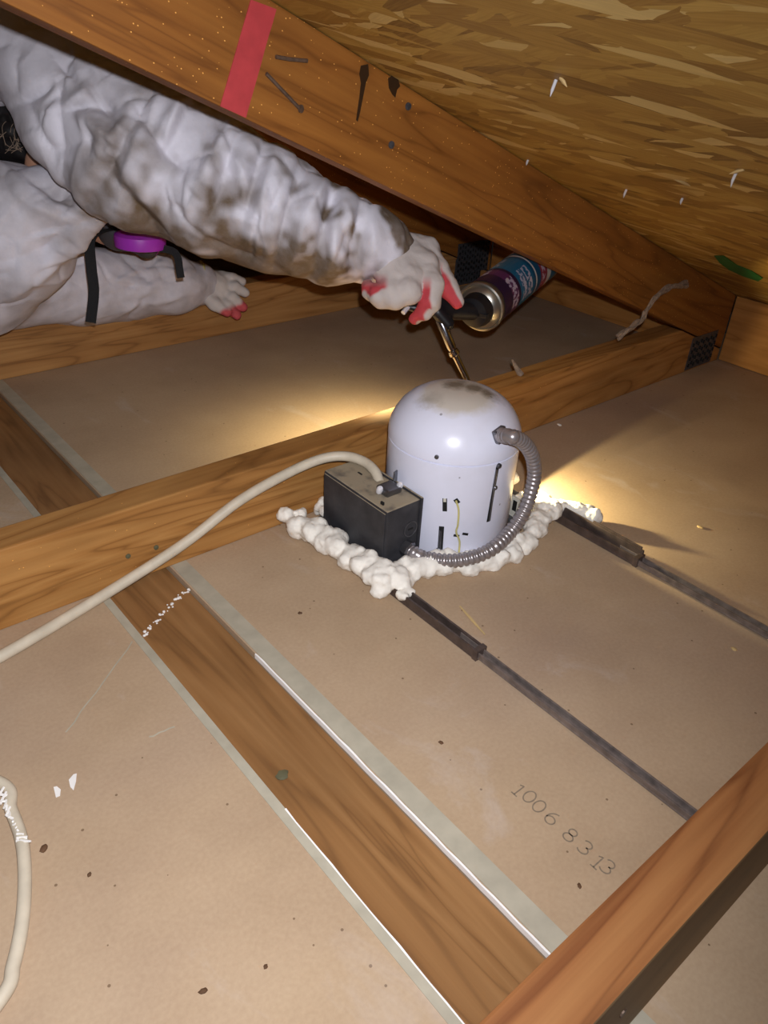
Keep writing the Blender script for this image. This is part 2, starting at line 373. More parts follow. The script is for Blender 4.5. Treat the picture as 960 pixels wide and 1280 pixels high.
# signed-distance bodies and surface nets
def vnoise(P, seed=0):
    P = np.asarray(P, np.float64); i = np.floor(P).astype(np.int64); f = P - i; f = f * f * (3 - 2 * f); out = 0
    for dx in (0, 1):
        for dy in (0, 1):
            for dz in (0, 1):
                h = ((i[..., 0] + dx) * 374761393 + (i[..., 1] + dy) * 668265263 + (i[..., 2] + dz) * 2147483647 + seed * 974634541) & 0xffffffff
                h = ((h ^ (h >> 13)) * 1274126177) & 0xffffffff; h = (h ^ (h >> 16)) & 0xffff
                wx = f[..., 0] if dx else 1 - f[..., 0]; wy = f[..., 1] if dy else 1 - f[..., 1]; wz = f[..., 2] if dz else 1 - f[..., 2]
                out = out + wx * wy * wz * (h / 32767.5 - 1)
    return out
class SDF:
    def __init__(s, lo, hi, h):
        s.lo = np.array(lo, float); s.h = h; s.n = np.ceil((np.array(hi) - s.lo) / h).astype(int) + 1
        s.g = np.full(s.n, .5, np.float32)
    def _sub(s, lo, hi):
        a = np.clip(np.floor((np.array(lo) - s.lo) / s.h).astype(int), 0, s.n); b = np.clip(np.ceil((np.array(hi) - s.lo) / s.h).astype(int) + 1, 0, s.n)
        ax = [(s.lo[k] + np.arange(a[k], b[k]) * s.h).astype(np.float32) for k in range(3)]
        return tuple(slice(a[k], b[k]) for k in range(3)), np.meshgrid(*ax, indexing='ij')
    def put(s, sl, d, k):
        g = s.g[sl]
        if k > 0:
            hh = np.clip(.5 + .5 * (g - d) / k, 0, 1); s.g[sl] = g * (1 - hh) + d * hh - k * hh * (1 - hh)
        else: s.g[sl] = np.minimum(g, d)
    def cone(s, a, b, ra, rb, k=.02, fl=None):
        a = np.array(a, float); b = np.array(b, float); m_ = max(ra, rb) + .03 + k
        sl, (X, Y, Z) = s._sub(np.minimum(a, b) - m_, np.maximum(a, b) + m_)
        if X.size == 0: return
        d = b - a; L = max(d @ d, 1e-9)
        t = np.clip(((X - a[0]) * d[0] + (Y - a[1]) * d[1] + (Z - a[2]) * d[2]) / L, 0, 1)
        s.put(sl, np.sqrt((X - a[0] - t * d[0]) ** 2 + (Y - a[1] - t * d[1]) ** 2 + (Z - a[2] - t * d[2]) ** 2) - (ra + (rb - ra) * t), k)
    def chain(s, pts, k=.02):
        for (p, r), (q, r2) in zip(pts[:-1], pts[1:]): s.cone(p, q, r, r2, k)
    def ell(s, c, rad, M, k=.01):
        c = np.array(c, float); R = max(rad) + .03
        sl, (X, Y, Z) = s._sub(c - R, c + R); Q = [X - c[0], Y - c[1], Z - c[2]]
        L = [sum(M[j][i] * Q[j] for j in range(3)) / rad[i] for i in range(3)]
        q = np.sqrt(L[0] ** 2 + L[1] ** 2 + L[2] ** 2); s.put(sl, (q - 1) * min(rad), k)
    def mesh(s):
        g = s.g; n = np.array(g.shape); ins = g < 0; c = None
        cnt = np.zeros(n - 1, np.int8)
        for dx in (0, 1):
            for dy in (0, 1):
                for dz in (0, 1): cnt += ins[dx:n[0] - 1 + dx, dy:n[1] - 1 + dy, dz:n[2] - 1 + dz]
        C = np.argwhere((cnt > 0) & (cnt < 8)); idx = np.full(n - 1, -1, np.int64); idx[tuple(C.T)] = np.arange(len(C))
        acc = np.zeros((len(C), 3)); num = np.zeros(len(C))
        cor = [(x, y, z) for x in (0, 1) for y in (0, 1) for z in (0, 1)]
        for a in cor:
            for ax in range(3):
                if a[ax]: continue
                b = list(a); b[ax] = 1
                va = g[tuple((C + a).T)].astype(float); vb = g[tuple((C + b).T)].astype(float); mk = (va < 0) != (vb < 0)
                t = np.where(mk, va / np.where(mk, va - vb, 1), 0); p = np.array(a, float)[None] + np.eye(3)[ax][None] * t[:, None]
                acc += p * mk[:, None]; num += mk
        V = s.lo + (C + acc / num[:, None]) * s.h; Fc = []
        for ax in range(3):
            u, v = (ax + 1) % 3, (ax + 2) % 3
            sa = [slice(None)] * 3; sb = [slice(None)] * 3; sa[ax] = slice(0, -1); sb[ax] = slice(1, None)
            A = ins[tuple(sa)]; B = ins[tuple(sb)]; E = np.argwhere(A != B)
            E = E[(E[:, u] > 0) & (E[:, v] > 0) & (E[:, u] < n[u] - 1) & (E[:, v] < n[v] - 1)]
            fl = A[tuple(E.T)]; eu = np.eye(3, dtype=int)[u]; ev = np.eye(3, dtype=int)[v]
            q = np.stack([idx[tuple((E - eu - ev).T)], idx[tuple((E - ev).T)], idx[tuple(E.T)], idx[tuple((E - eu).T)]], 1)
            q[~fl] = q[~fl][:, ::-1]; Fc.append(q)
        return V, np.concatenate(Fc)
def normals(V, Fq):
    nr = np.cross(V[Fq[:, 2]] - V[Fq[:, 0]], V[Fq[:, 3]] - V[Fq[:, 1]]); N = np.zeros_like(V)
    for k in range(4): np.add.at(N, Fq[:, k], nr)
    return N / np.maximum(np.linalg.norm(N, axis=1, keepdims=True), 1e-12)
def smooth_v(V, Fq, it=1, lam=.5):
    for _ in range(it):
        S = np.zeros_like(V); c = np.zeros(len(V))
        for k in range(4):
            np.add.at(S, Fq[:, k], V[Fq[:, (k + 1) % 4]]); np.add.at(c, Fq[:, k], 1)
        V = V + lam * (S / np.maximum(c, 1)[:, None] - V)
    return V
def mesh_obj(name, V, Fq, mat, parent=None, attr=None, label=None):
    me = bpy.data.meshes.new(name); me.from_pydata(V.tolist(), [], Fq.tolist()); me.update()
    if attr:
        a = me.attributes.new(attr[0], 'FLOAT', 'POINT'); a.data.foreach_set('value', np.asarray(attr[1], np.float32))
    return link(name, me, mat, parent, 'all', label)

# ------------------------------------------------------------------ setting: drywall floor, plate, sheathing
floor = MB().box((-1.6, -1.3, -.060), (1.75, 2.7, -.052)).build('floor', M_DARK); struct(floor)
def panel(x0, x1, name='drywall_panel'):
    o = MB().box((x0, -1.3, -.0127), (x1, 2.7, 0)).build(name, M_DRY, floor); return o
pl = panel(-1.6, .2125); pr = panel(.2878, 1.60)
MB().box((.2050, -1.3, .0000), (.2130, 2.7, .0006)).build('edge_paper', M_EDGE, pl, label='pale grey folded edge paper')
MB().box((.2895, -1.3, .0000), (.3070, 2.7, .0006)).build('edge_paper', M_EDGE, pr, label='pale grey folded edge paper')
def ragged(x0, wd, ys, amp, z0, z1, seed):
    vs = []; r = random.Random(seed); n = len(ys)
    for y in ys:
        a = r.uniform(-amp, amp); vs += [(x0 + a * .3, y, z0), (x0 + a * .3, y, z1), (x0 + wd + a, y, z1), (x0 + wd + a, y, z0)]
    fs = [(i * 4 + k, i * 4 + (k + 1) % 4, i * 4 + 4 + (k + 1) % 4, i * 4 + 4 + k) for i in range(n - 1) for k in range(4)]
    return MB().add(vs, fs + [(0, 1, 2, 3), tuple((n - 1) * 4 + k for k in (3, 2, 1, 0))])
ragged(.2870, .0016, np.arange(-1.2, .50, .012), .0005, -.0048, .0008, 3).build('gypsum_edge', M_GYP, pr, label='bright white broken gypsum edge')
ragged(.2121, .0012, np.arange(-1.2, .34, .015), .0004, -.0048, .0007, 4).build('gypsum_edge', M_GYP, pl, label='bright white broken gypsum edge')

plate = MB().box((.2145, -1.3, -.050), (.2864, 2.7, -.0050)).build('wall_plate', W_PLATE, bevel=.0015)
tag(plate, 'flat brown lumber plate set between two pale edged drywall sheets', 'lumber')

def roof_z(x): return .476 - .403 * (x - .569)          # underside of the sheathing
ceil = MB().prism([(-1.6, roof_z(-1.6)), (1.75, roof_z(1.75)), (1.75, roof_z(1.75) + .013), (-1.6, roof_z(-1.6) + .013)], -1.3, 2.7).build('ceiling', M_OSB)
struct(ceil)
# nail points through the sheathing, a splinter and a paint mark
RN = Vector((-.403, 0, -1)).normalized()
def roofpt(p):
    d = RW @ _ray(p); n = np.array([.403, 0, 1.]); return CAM + d * ((.476 + .403 * .569 - n @ CAM) / (n @ d))
for p, L in (((695, 100), .012), ((783, 237), .009), ((921, 214), .013), ((853, 248), .006), ((660, 200), .006)):
    a = Vector(roofpt(p)); tip = a + RN * L + Vector((-.002, -.002, 0))
    MB().tube([a - RN * .002, a + RN * L * .6, tip], [.0014, .0013, .0002], 8).build('nail_point', M_NAIL, ceil, True)
for p, q in (((700, 97), (712, 100)), ((862, 232), (846, 218)), ((930, 212), (915, 210))):
    a = Vector(roofpt(p)); b = Vector(roofpt(q))
    MB().tube([a, (a + b) / 2 + RN * .002, b + RN * .005], [.0012, .0016, .0003], 5).build('splinter', M_SLIVER, ceil)
gp = [Vector(roofpt(q)) + RN * .0005 for q in ((893, 319), (905, 319), (922, 331), (940, 338), (954, 347), (948, 351), (930, 345), (912, 337), (900, 328))]
MB().add(gp + [p + RN * .0006 for p in gp], [tuple(range(9)), tuple(range(17, 8, -1))] + [(i, (i + 1) % 9, (i + 1) % 9 + 9, i + 9) for i in range(9)]).build('paint_mark', M_GREEN, ceil, label='green paint smear')

# ------------------------------------------------------------------ roof trusses
def gusset(parent, x0, x1, z0, z1, yf):
    g = MB().box((x0, yf - .0012, z0), (x1, yf, z1)).build('gusset_plate', M_GUSSET, parent, label='grey toothed metal plate')
    s = MB(); nx = int((x1 - x0) / .0085); nz = int((z1 - z0) / .013)
    for i in range(nx):
        for j in range(nz):
            x = x0 + .005 + i * .0085; z = z0 + .006 + j * .013 + (i % 2) * .004
            s.box((x, yf - .0030, z), (x + .0025, yf - .0011, z + .006))
    o = s.build('tooth_slots', M_DARK, g); o['kind'] = 'stuff'
def truss(y0, wj, wc, label, heel=True, slope=True):
    y1 = y0 + .038
    t = thing('roof_truss', (.4, y0 + .019, 0), label, 'truss')
    MB().prism([(-1.55, .0005), (1.435, .0005), (1.435, .0225), (1.277, .0865), (1.268, .0890), (-1.55, .0890)], y0, y1).build('bottom_chord', wj, t, bevel=.0022)
    lo = lambda x: .374 - .403 * (x - .569)
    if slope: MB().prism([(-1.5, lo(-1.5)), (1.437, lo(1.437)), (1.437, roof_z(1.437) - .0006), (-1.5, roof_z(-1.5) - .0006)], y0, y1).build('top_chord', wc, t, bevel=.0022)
    if heel:
        gusset(t, 1.318, 1.405, .004, .066, y0)
    return t
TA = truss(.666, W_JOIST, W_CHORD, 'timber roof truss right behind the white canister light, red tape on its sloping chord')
TB = truss(.069, W_NEAR, W_NEAR, 'reddish timber truss joist crossing the lower right corner of the photo', False, False)
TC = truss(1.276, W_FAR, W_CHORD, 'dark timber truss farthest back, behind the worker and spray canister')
gusset(TC, 1.32, 1.425, .03, .10, 1.2745)

YF = .666
def chordpt(p, off=.0015): return Vector(on(p, 1, YF - off))
for pts in ([(345, 71), (362, 74), (384, 76)], [(333, 92), (352, 112), (374, 135)]):
    MB().tube([chordpt(p, .002) for p in pts], .0017, 8).build('bent_nail', M_RUST, TA, True)
h = chordpt((376, 136), .002); MB().lathe([(.0035, -.0005), (.0035, .001)], frame(h, (.3, -1, 0)), 12).build('nail_head', M_RUST, TA)
for p in ((510, 133), (489, 181), (613, 107)):
    if p[0] < 600: MB().lathe([(.0038, 0), (.0036, .0012), (.002, .0016)], frame(chordpt(p, 0), (0, -1, 0)), 12).build('nail_head', M_GUSSET, TA, True)
for q in ([(451, 82), (460, 80), (461, 94), (457, 104), (450, 140), (447, 152), (445, 150), (449, 122), (451, 104), (449, 92)], [(485, 98), (490, 94), (497, 97), (500, 108), (496, 112), (494, 122), (490, 118), (486, 110)]):
    P = [chordpt(p, .0002) for p in q]; n = len(P)
    MB().add(P + [p + Vector((0, -.0004, 0)) for p in P], [tuple(range(n)), tuple(range(2 * n - 1, n - 1, -1))] + [(i, (i + 1) % n, (i + 1) % n + n, i + n) for i in range(n)]).build('pitch_streak', M_PITCH, TA, label='dark pitch streak')
for px, py, r in ((160, 695, .0028), (195, 684, .0028)):
    MB().lathe([(r, 0), (r, .001), (r * .4, .0016)], frame(Vector(on((px, py), 1, YF)), (0, -1, 0)), 10).build('nail_head', M_CHIP, TA)
MB().lathe([(.003, 0), (.003, .001)], frame(Vector(on((778, 1266), 1, .069)), (0, -1, 0)), 10).build('nail_head', M_RUST, TB)

# eave blocking between the trusses
def block(y0, y1, label):
    o = MB().prism([(1.438, .001), (1.476, .001), (1.476, roof_z(1.476) - .001), (1.438, roof_z(1.438) - .001)], y0, y1).build('eave_block', W_BLOCK, bevel=.0015)
    tag(o, label, 'block')
block(.108, .665, 'orange brown eave block closing the near bay at the right edge')
block(.705, 1.275, 'dark eave block closing the far bay behind the spray canister')

# red tape across the top chord
tv = [Vector((x, YF, z)) for x, z in ((.4135, .5290), (.4385, .5235), (.4045, .4410), (.3795, .4505))]
def strip_grid(a, b, c, d, n, off, seed):
    r = random.Random(seed); vs = []
    for i in range(n + 1):
        t = i / n; p = a.lerp(d, t); q = b.lerp(c, t); o = -off - r.uniform(0, .0005)
        vs += [p + Vector((0, o, 0)), q + Vector((0, o, 0)), q + Vector((0, -.0001, 0)), p + Vector((0, -.0001, 0))]
    fs = [(i * 4 + k, i * 4 + (k + 1) % 4, i * 4 + 4 + (k + 1) % 4, i * 4 + 4 + k) for i in range(n) for k in range(4)]
    return MB().add(vs, fs + [(0, 1, 2, 3), tuple(n * 4 + k for k in (3, 2, 1, 0))])
tp = strip_grid(tv[0], tv[1], tv[2], tv[3], 8, .0006, 2).build('tape_strip', M_TAPE)
tag(tp, 'faded red tape strip stuck across the sloping top chord', 'tape')

# frayed strip draped over the heel of the near truss
sp = spline([(1.232, .658, .178), (1.175, .652, .184), (1.128, .648, .176), (1.105, .646, .158), (1.094, .644, .146), (1.068, .646, .135), (1.048, .65, .126)], 8)
mb = MB()
for k in range(5):
    r = random.Random(k); o = [Vector((r.uniform(-.004, .004), r.uniform(-.003, .001), r.uniform(-.004, .004))) for _ in range(2)]
    mb.tube([p + o[0].lerp(o[1], i / len(sp)) + Vector((0, 0, .0025 * math.sin(i * .7 + k))) for i, p in enumerate(sp)], [.0022 + .0012 * math.sin(i * .45 + k * 2) for i in range(len(sp))], 6)
tag(mb.build('frayed_strip', M_STRIP, None, True), 'frayed pale strip dangling from the sloping chord near its heel', 'strip')

# ------------------------------------------------------------------ recessed light
CX, CY, CR = .594, .550, .0755
light = thing('recessed_light', (CX, CY, 0), 'white domed recessed light housing standing on drywall with dark box', 'light fixture')
T0 = Matrix.Translation((CX, CY, 0))
MB().lathe([(.0745, .004), (CR, .006), (CR, .1228), (CR - .0022, .1236), (CR - .0022, .1256)], T0, 72).build('can_body', M_CAN, light, True)
dome = MB().lathe([(CR - .0016, .1246), (CR + .0004, .1252), (CR + .0002, .133), (CR - .0015, .1405), (CR - .0055, .1495), (.0640, .1590), (.0555, .1672), (.046, .1732), (.036, .1775), (.024, .1803), (.012, .1815), (.0001, .1820)], T0, 72).build('dome_cap', M_CAN, light, True)
def cyl_hit(p, r=CR):
    d = RW @ _ray(p); o = CAM[:2] - np.array([CX, CY]); a = d[:2] @ d[:2]; b = 2 * o @ d[:2]; c = o @ o - r * r
    D = b * b - 4 * a * c; return CAM + d * ((-b - math.sqrt(max(D, 0))) / (2 * a))
def slot(p, q, wd, name='slot', m_=M_DARK, pr=.0006, label=None):
    a = cyl_hit(p); b = cyl_hit(q); nrm = Vector((a[0] - CX, a[1] - CY, 0)).normalized()
    z = (Vector(b) - Vector(a)); L = z.length; M = frame(Vector(a), z, nrm)
    o = MB().box((-.002, -wd / 2, 0), (pr, wd / 2, L), M).build(name, m_, light, bevel=.0003); 
    if label: o['label'] = label
    return o
slot((622, 583), (610, 652), .0042); slot((556, 623), (556, 639), .005); slot((552, 658), (550, 689), .0058)
slot((569, 624), (573, 629), .005); slot((567, 669), (574, 670), .003); slot((578, 667), (585, 668), .003)
slot((556, 623), (556, 627), .003, 'tab', M_BRACKET, .0012)
for p, r in (((623, 582), .003), ((618, 609), .0028), ((549, 688), .0042)):
    a = Vector(cyl_hit(p)); nr = Vector((a.x - CX, a.y - CY, 0))
    MB().lathe([(r, -.001), (r, .0022), (r * .6, .0034), (.0003, .0036)], frame(a, nr), 14).build('screw', M_STEEL, light, True)
a = Vector(cyl_hit((620, 586))); b = Vector(cyl_hit((611, 650))); nr = Vector((a.x - CX, a.y - CY, 0)).normalized() * .0012
MB().tube([a + nr, b + nr], .0011, 8).build('slot_rod', M_STEEL, light, True)
a = Vector(cyl_hit((551, 662))); b = Vector(cyl_hit((550, 686))); nr = Vector((a.x - CX, a.y - CY, 0)).normalized() * .0012
MB().tube([a + nr, b + nr], .0016, 8).build('slot_rod', M_STEEL, light, True)
a = Vector(cyl_hit((546, 571))); MB().lathe([(.0024, -.001), (.0024, .0014), (.001, .002)], frame(a, (a.x - CX, a.y - CY, 0)), 12).build('screw', M_STEEL, light, True)
wp = []
for p in ((570, 625), (573, 637), (572, 655), (570, 664), (574, 676), (573, 692)):
    a = Vector(cyl_hit(p)); wp.append(a + Vector((a.x - CX, a.y - CY, 0)).normalized() * .0018)
MB().tube(spline(wp, 6), .0011, 8).build('yellow_wire', M_YWIRE, light, True)

# junction box
bx0, bx1, by0, by1, bz = .4685, .5165, .5165, .6290, .0815
box = MB().box((bx0, by0, .003), (bx1, by1, bz)).build('junction_box', M_BOX, light, bevel=.0025)
MB().box((bx1 - .0005, by0 - .0022, .002), (bx1 + .0022, by1 + .002, bz + .0025)).build('back_flange', M_BOX, box, bevel=.0008)
kc = Vector(on((450, 592), 2, bz))
def ring(c, nrm, r, wd, name, m_, par):
    M = frame(c, nrm); n = 32; vs = []
    for rr, z in ((r - wd, .0001), (r - wd, .0007), (r, .0007), (r, .0001)):
        for k in range(n): a = 2 * math.pi * k / n; vs.append(M @ Vector((rr * math.cos(a), rr * math.sin(a), z)))
    fs = [(i * n + k, i * n + (k + 1) % n, (i + 1) % 4 * n + (k + 1) % n, (i + 1) % 4 * n + k) for i in range(4) for k in range(n)]
    return MB().add(vs, fs).build(name, m_, par)
ring(kc, (0, 0, 1), .0118, .0016, 'knockout', M_RING, box)
MB().box((kc.x - .001, kc.y - .0035, bz - .001), (kc.x + .001, kc.y + .0035, bz + .0006)).build('knockout_slot', M_DARK, box)
k2 = Vector(on((513, 661), 1, by0)); ring(k2, (0, -1, 0), .0098, .0013, 'knockout', M_STEEL, box)
MB().box((k2.x - .0035, by0 - .0006, k2.z - .001), (k2.x + .0035, by0 + .001, k2.z + .001)).build('knockout_slot', M_DARK, box)
c0 = Vector(on((484, 612), 2, bz))
clip = MB().box((c0.x - .012, c0.y - .014, bz - .001), (c0.x + .010, c0.y + .006, bz + .0075)).build('cable_clamp', M_STEEL, box, bevel=.003)
for p in ((475, 611), (500, 606)):
    a = Vector(on(p, 2, bz + .008)); MB().lathe([(.0035, -.006), (.0038, .0), (.0026, .0022), (.0003, .003)], frame(a, (-.2, -.5, 1)), 14).build('clamp_screw', M_NAIL, clip, True)
a = Vector(on((494, 599), 2, bz + .006)); M = frame(a, (.1, .1, 1), (1, .5, 0))
MB().box((-.0045, -.001, -.006), (.0045, .001, .010), M).build('wing_tab', M_STEEL, clip, bevel=.0009)
q = Vector(on((478, 629), 0, bx0)); MB().box((q.x - .0008, q.y - .0022, q.z - .0016), (q.x + .001, q.y + .0022, q.z + .0016)).build('cover_hole', M_DARK, box)
MB().box((bx0 - .0014, by0 + .002, .006), (bx0 + .0005, by1 - .002, bz - .003)).build('cover', M_BOX, box, bevel=.0006)

# flexible conduit, ribbed
cp = [(.498, .5185, .0255), (.501, .502, .0235)]
for p in ((530, 697), (560, 701), (590, 697), (618, 684)): cp.append(tuple(cyl_hit(p, .1010)))
for p in ((641, 661), (656, 637), (665, 610), (668, 588), (664, 567), (653, 552), (640, 546)): cp.append(tuple(on(p, 1, .4560)))
cp += [tuple(on((632, 545), 1, .466)), (.5895, .4790, .1545)]
cs = [Vector((p[0], p[1], max(p[2], .0145))) for p in spline(cp, 24)]
cl = [0]
for i in range(1, len(cs)): cl.append(cl[-1] + (cs[i] - cs[i - 1]).length)
N = int(cl[-1] / .00085); rs = []; ps = []
for i in range(N + 1):
    s_ = cl[-1] * i / N; j = min(np.searchsorted(cl, s_), len(cs) - 1); j = max(j, 1)
    t = (s_ - cl[j - 1]) / max(cl[j] - cl[j - 1], 1e-9); ps.append(cs[j - 1].lerp(cs[j], min(1, t)))
    rs.append(.0064 + .0019 * (abs(math.sin(math.pi * s_ / .0060)) ** .8))
conduit = MB().tube(ps, rs, 16).build('conduit', M_CONDUIT, light, 'all')
MB().lathe([(.0095, -.004), (.0100, .004), (.0085, .006)], frame(Vector((.499, .5135, .0250)), (.15, -1, -.1)), 8).build('conduit_connector', M_STEEL, conduit)
MB().box((-.0075, -.0075, -.003), (.0075, .0075, .004), frame(Vector((.5885, .4795, .1550)), (-.05, -1, .25), (1, 0, .3))).build('conduit_connector', M_STEEL, conduit, bevel=.001)

# mounting frame, bracket, hanger bars
MB().box((.458, .494, .0008), (.728, .652, .0026)).build('mounting_pan', M_GUSSET, light)
br = MB().box((.676, .500, .0026), (.679, .590, .030)).box((.676, .500, .0026), (.716, .590, .0045)).build('mounting_bracket', M_BRACKET, light, bevel=.0005)
for i, y in enumerate((.508, .524, .540, .556)):
    MB().box((.6752, y, .012 + .003 * (i % 2)), (.6798, y + .006, .026)).build('bracket_slot', M_DARK, br)
for i, (x, y) in enumerate(((.690, .512), (.702, .524), (.690, .546))):
    MB().box((x, y, .0044), (x + .008, y + .004, .0050)).build('bracket_slot', M_DARK, br)
def hanger(x, y_th, wth, wthin, blade):
    b = MB().box((x - wth / 2, y_th, .0010), (x + wth / 2, .495, .0040)).box((x - wth / 2, y_th, .0040), (x - wth / 2 + .0025, .495, .0125)).box((x + wth / 2 - .0025, y_th, .0040), (x + wth / 2, .495, .0125 + blade)).build('hanger_bar', M_BAR, light, bevel=.0006)
    MB().box((x - wthin / 2, .1073, .0030), (x + wthin / 2, y_th + .03, .0050)).box((x - wthin / 2, .1073, .0050), (x - wthin / 2 + .0018, y_th + .03, .0100)).box((x + wthin / 2 - .0018, .1073, .0050), (x + wthin / 2, y_th + .03, .0105)).build('inner_rail', M_BARIN, b, bevel=.0004)
    MB().box((x - wth / 2 - .001, y_th - .002, .0008), (x + wth / 2 + .001, y_th + .004, .0132)).build('rail_collar', M_BAR, b, bevel=.0006)
    return b
hanger(.4575, .358, .0125, .0092, .0)
hanger(.7210, .356, .0130, .0105, .006)
MB().prism([(.7275, .004), (.7290, .004), (.7290, .0205), (.7275, .0205)], .360, .430).build('hanger_blade', M_BAR, light, bevel=.0004)

# ------------------------------------------------------------------ expanding foam round the frame
fs = SDF((.405, .400, -.004), (.80, .675, .075), .0022)
fr = random.Random(11)
def bead(pts, r0, step=.0080, jit=.009, z=.010):
    sp_ = spline(pts, 14); acc = 0
    for i in range(1, len(sp_)):
        acc += (sp_[i] - sp_[i - 1]).length
        if acc >= step:
            acc = 0
            for _ in range(5):
                r = r0 * fr.uniform(.32, .72); c = sp_[i] + Vector((fr.uniform(-jit, jit), fr.uniform(-jit, jit), fr.uniform(-.004, .004)))
                c.z = max(c.z + (r0 - r) * fr.uniform(-.3, .75), r * .45); fs.cone(c, c + Vector((fr.uniform(-.004, .004), fr.uniform(-.004, .004), .002)), r, r * .8, .0034)
bead([(.437, .652, .018), (.440, .628, .014), (.447, .590, .013), (.450, .545, .013), (.450, .505, .015), (.446, .486, .012)], .0165)
bead([(.446, .486, .012), (.475, .492, .011), (.505, .492, .012), (.545, .478, .006)], .0150)
bead([(.545, .472, .006), (.600, .458, .006), (.650, .464, .009), (.700, .478, .015), (.728, .486, .014)], .0150)
bead([(.722, .492, .012), (.721, .515, .006)], .0120)
bead([(.715, .520, .004), (.712, .545, .004)], .0080)
bead([(.722, .556, .012), (.716, .580, .015), (.700, .606, .016)], .0135)
bead([(.735, .478, .012), (.742, .462, .012), (.748, .448, .012), (.752, .436, .011)], .0125, .009, .005)
bead([(.470, .648, .010), (.54, .655, .010), (.62, .655, .010), (.69, .64, .012)], .010)
bead([(.452, .478, .010), (.462, .474, .008)], .014)
V, Q = fs.mesh(); N_ = normals(V, Q)
V = V + N_ * (.0010 * vnoise(V * 190, 1) + .0008 * vnoise(V * 420, 2))[:, None]
V[:, 2] = np.maximum(V[:, 2], .0004)
V[:, 1] = np.minimum(V[:, 1], .6655)
foam = mesh_obj('foam_bead', V, Q, M_FOAM)
tag(foam, 'lumpy cream spray foam bead around the base of the light', 'foam')

# ------------------------------------------------------------------ cables
cb = [(-.30, .640, .0065), (-.10, .605, .0065), (.00, .606, .0065), (.095, .622, .0066), (.200, .6485, .0085), (.300, .6575, .0290), (.372, .6585, .0580), (.432, .6555, .0745), (.475, .6470, .0850), (.500, .632, .0885), (.511, .610, .0880), (.510, .588, .0855), (.506, .574, .0780)]
tag(MB().tube(spline(cb, 12), .0058, 14).build('electrical_cable', M_CABLE, None, True), 'ivory sheathed cable rising along the joist into the dark box', 'cable')
cb = [(-.20, .560, .0064), (-.09, .575, .0064), (.0, .552, .0064)] + [tuple(on(p, 2, .0064)) for p in ((0, 978), (14, 1012), (27, 1050), (31, 1095), (28, 1150), (17, 1205), (0, 1250))] + [(-.060, .290, .0064), (-.160, .235, .0064), (-.30, .22, .0064), (-.46, .25, .0064)]
c2 = MB().tube(spline(cb, 12), .0046, 14).build('electrical_cable', M_CABLE, None, True)
tag(c2, 'thin pale cable curving across the drywall at the lower left edge', 'cable')
mb = MB()
for i in range(16):
    t = i / 15; p = Vector(on((2 + 28 * t ** 1.3, 990 + 62 * t), 2, .0095)); r = random.Random(i)
    e = Vector((r.uniform(-.004, .004), r.uniform(-.004, .004), 0)); mb.tube([p - e, p + e + Vector((0, 0, .0015))], [.0013, .0008], 6)
mb.build('torn_sheath', M_WHITE, c2, label='white torn flecks on the sheath')

# ------------------------------------------------------------------ stamp, marks and debris on the drywall
def stroke_mesh(strokes, wd, z, name, mat, parent, label=None):
    mb = MB()
    for s in strokes:
        P = [Vector((x, y, z)) for x, y in s]; vs = []
        for i, p in enumerate(P):
            t = (P[min(i + 1, len(P) - 1)] - P[max(i - 1, 0)]); t = t.normalized() if t.length > 1e-9 else Vector((1, 0, 0)); nn = Vector((-t.y, t.x, 0)) * wd / 2
            vs += [p + nn, p - nn, p - nn + Vector((0, 0, .0002)), p + nn + Vector((0, 0, .0002))]
        n = len(P); mb.add(vs, [(i * 4 + k, i * 4 + (k + 1) % 4, i * 4 + 4 + (k + 1) % 4, i * 4 + 4 + k) for i in range(n - 1) for k in range(4)] + [(0, 1, 2, 3), tuple((n - 1) * 4 + k for k in (3, 2, 1, 0))])
    return mb.build(name, mat, parent, label=label)
def arc(cx, cy, rx, ry, a0, a1, n=14): return [(cx + rx * math.cos(math.radians(a0 + (a1 - a0) * i / n)), cy + ry * math.sin(math.radians(a0 + (a1 - a0) * i / n))) for i in range(n + 1)]
GL = {'1': [[(.25, .85), (.5, 1.0), (.5, 0)], [(.25, 0), (.75, 0)]], '0': [arc(.5, .5, .36, .5, 0, 360, 22)],
      '6': [arc(.5, .3, .34, .3, 0, 360, 18), arc(.75, .4, .6, .6, 95, 185, 8)], '8': [arc(.5, .27, .34, .27, 0, 360, 18), arc(.5, .76, .28, .24, 0, 360, 16)],
      '3': [arc(.45, .75, .32, .25, 150, -80, 12), arc(.45, .27, .36, .27, 80, -150, 12)]}
hgt, wid = .0125, .0118
for ch, p in (('1', (649, 988)), ('0', (662, 996)), ('0', (674, 1008)), ('6', (690, 1023)), ('8', (713, 1044)), ('3', (732, 1060)), ('1', (748, 1078)), ('3', (760, 1084))):
    c = on(p, 2, 0); k = 1.0
    st = [[(c[0] + (v - .5) * hgt, c[1] - (u - .5) * wid) for u, v in s] for s in GL[ch]]     # reads along -Y, tops toward +X
    stroke_mesh(st, .0011, .0001, 'stamped_digit', M_INK, pr)
def patch(pts, z, name, mat, parent, th=.0003, label=None, plane=2):
    P = [Vector(on(p, 2, z)) for p in pts]; n = len(P)
    return MB().add(P + [p + Vector((0, 0, th)) for p in P], [tuple(range(n)), tuple(range(2 * n - 1, n - 1, -1))] + [(i, (i + 1) % n, (i + 1) % n + n, i + n) for i in range(n)]).build(name, mat, parent, label=label)
patch([(86, 975), (92, 968), (96, 967), (95, 977), (92, 988), (88, 984)], .0001, 'paint_mark', M_WHITE, pl, label='white paint dab')
patch([(67, 984), (71, 983), (76, 987), (75, 995), (70, 997)], .0001, 'paint_mark', M_WHITE, pl, label='white paint dab')
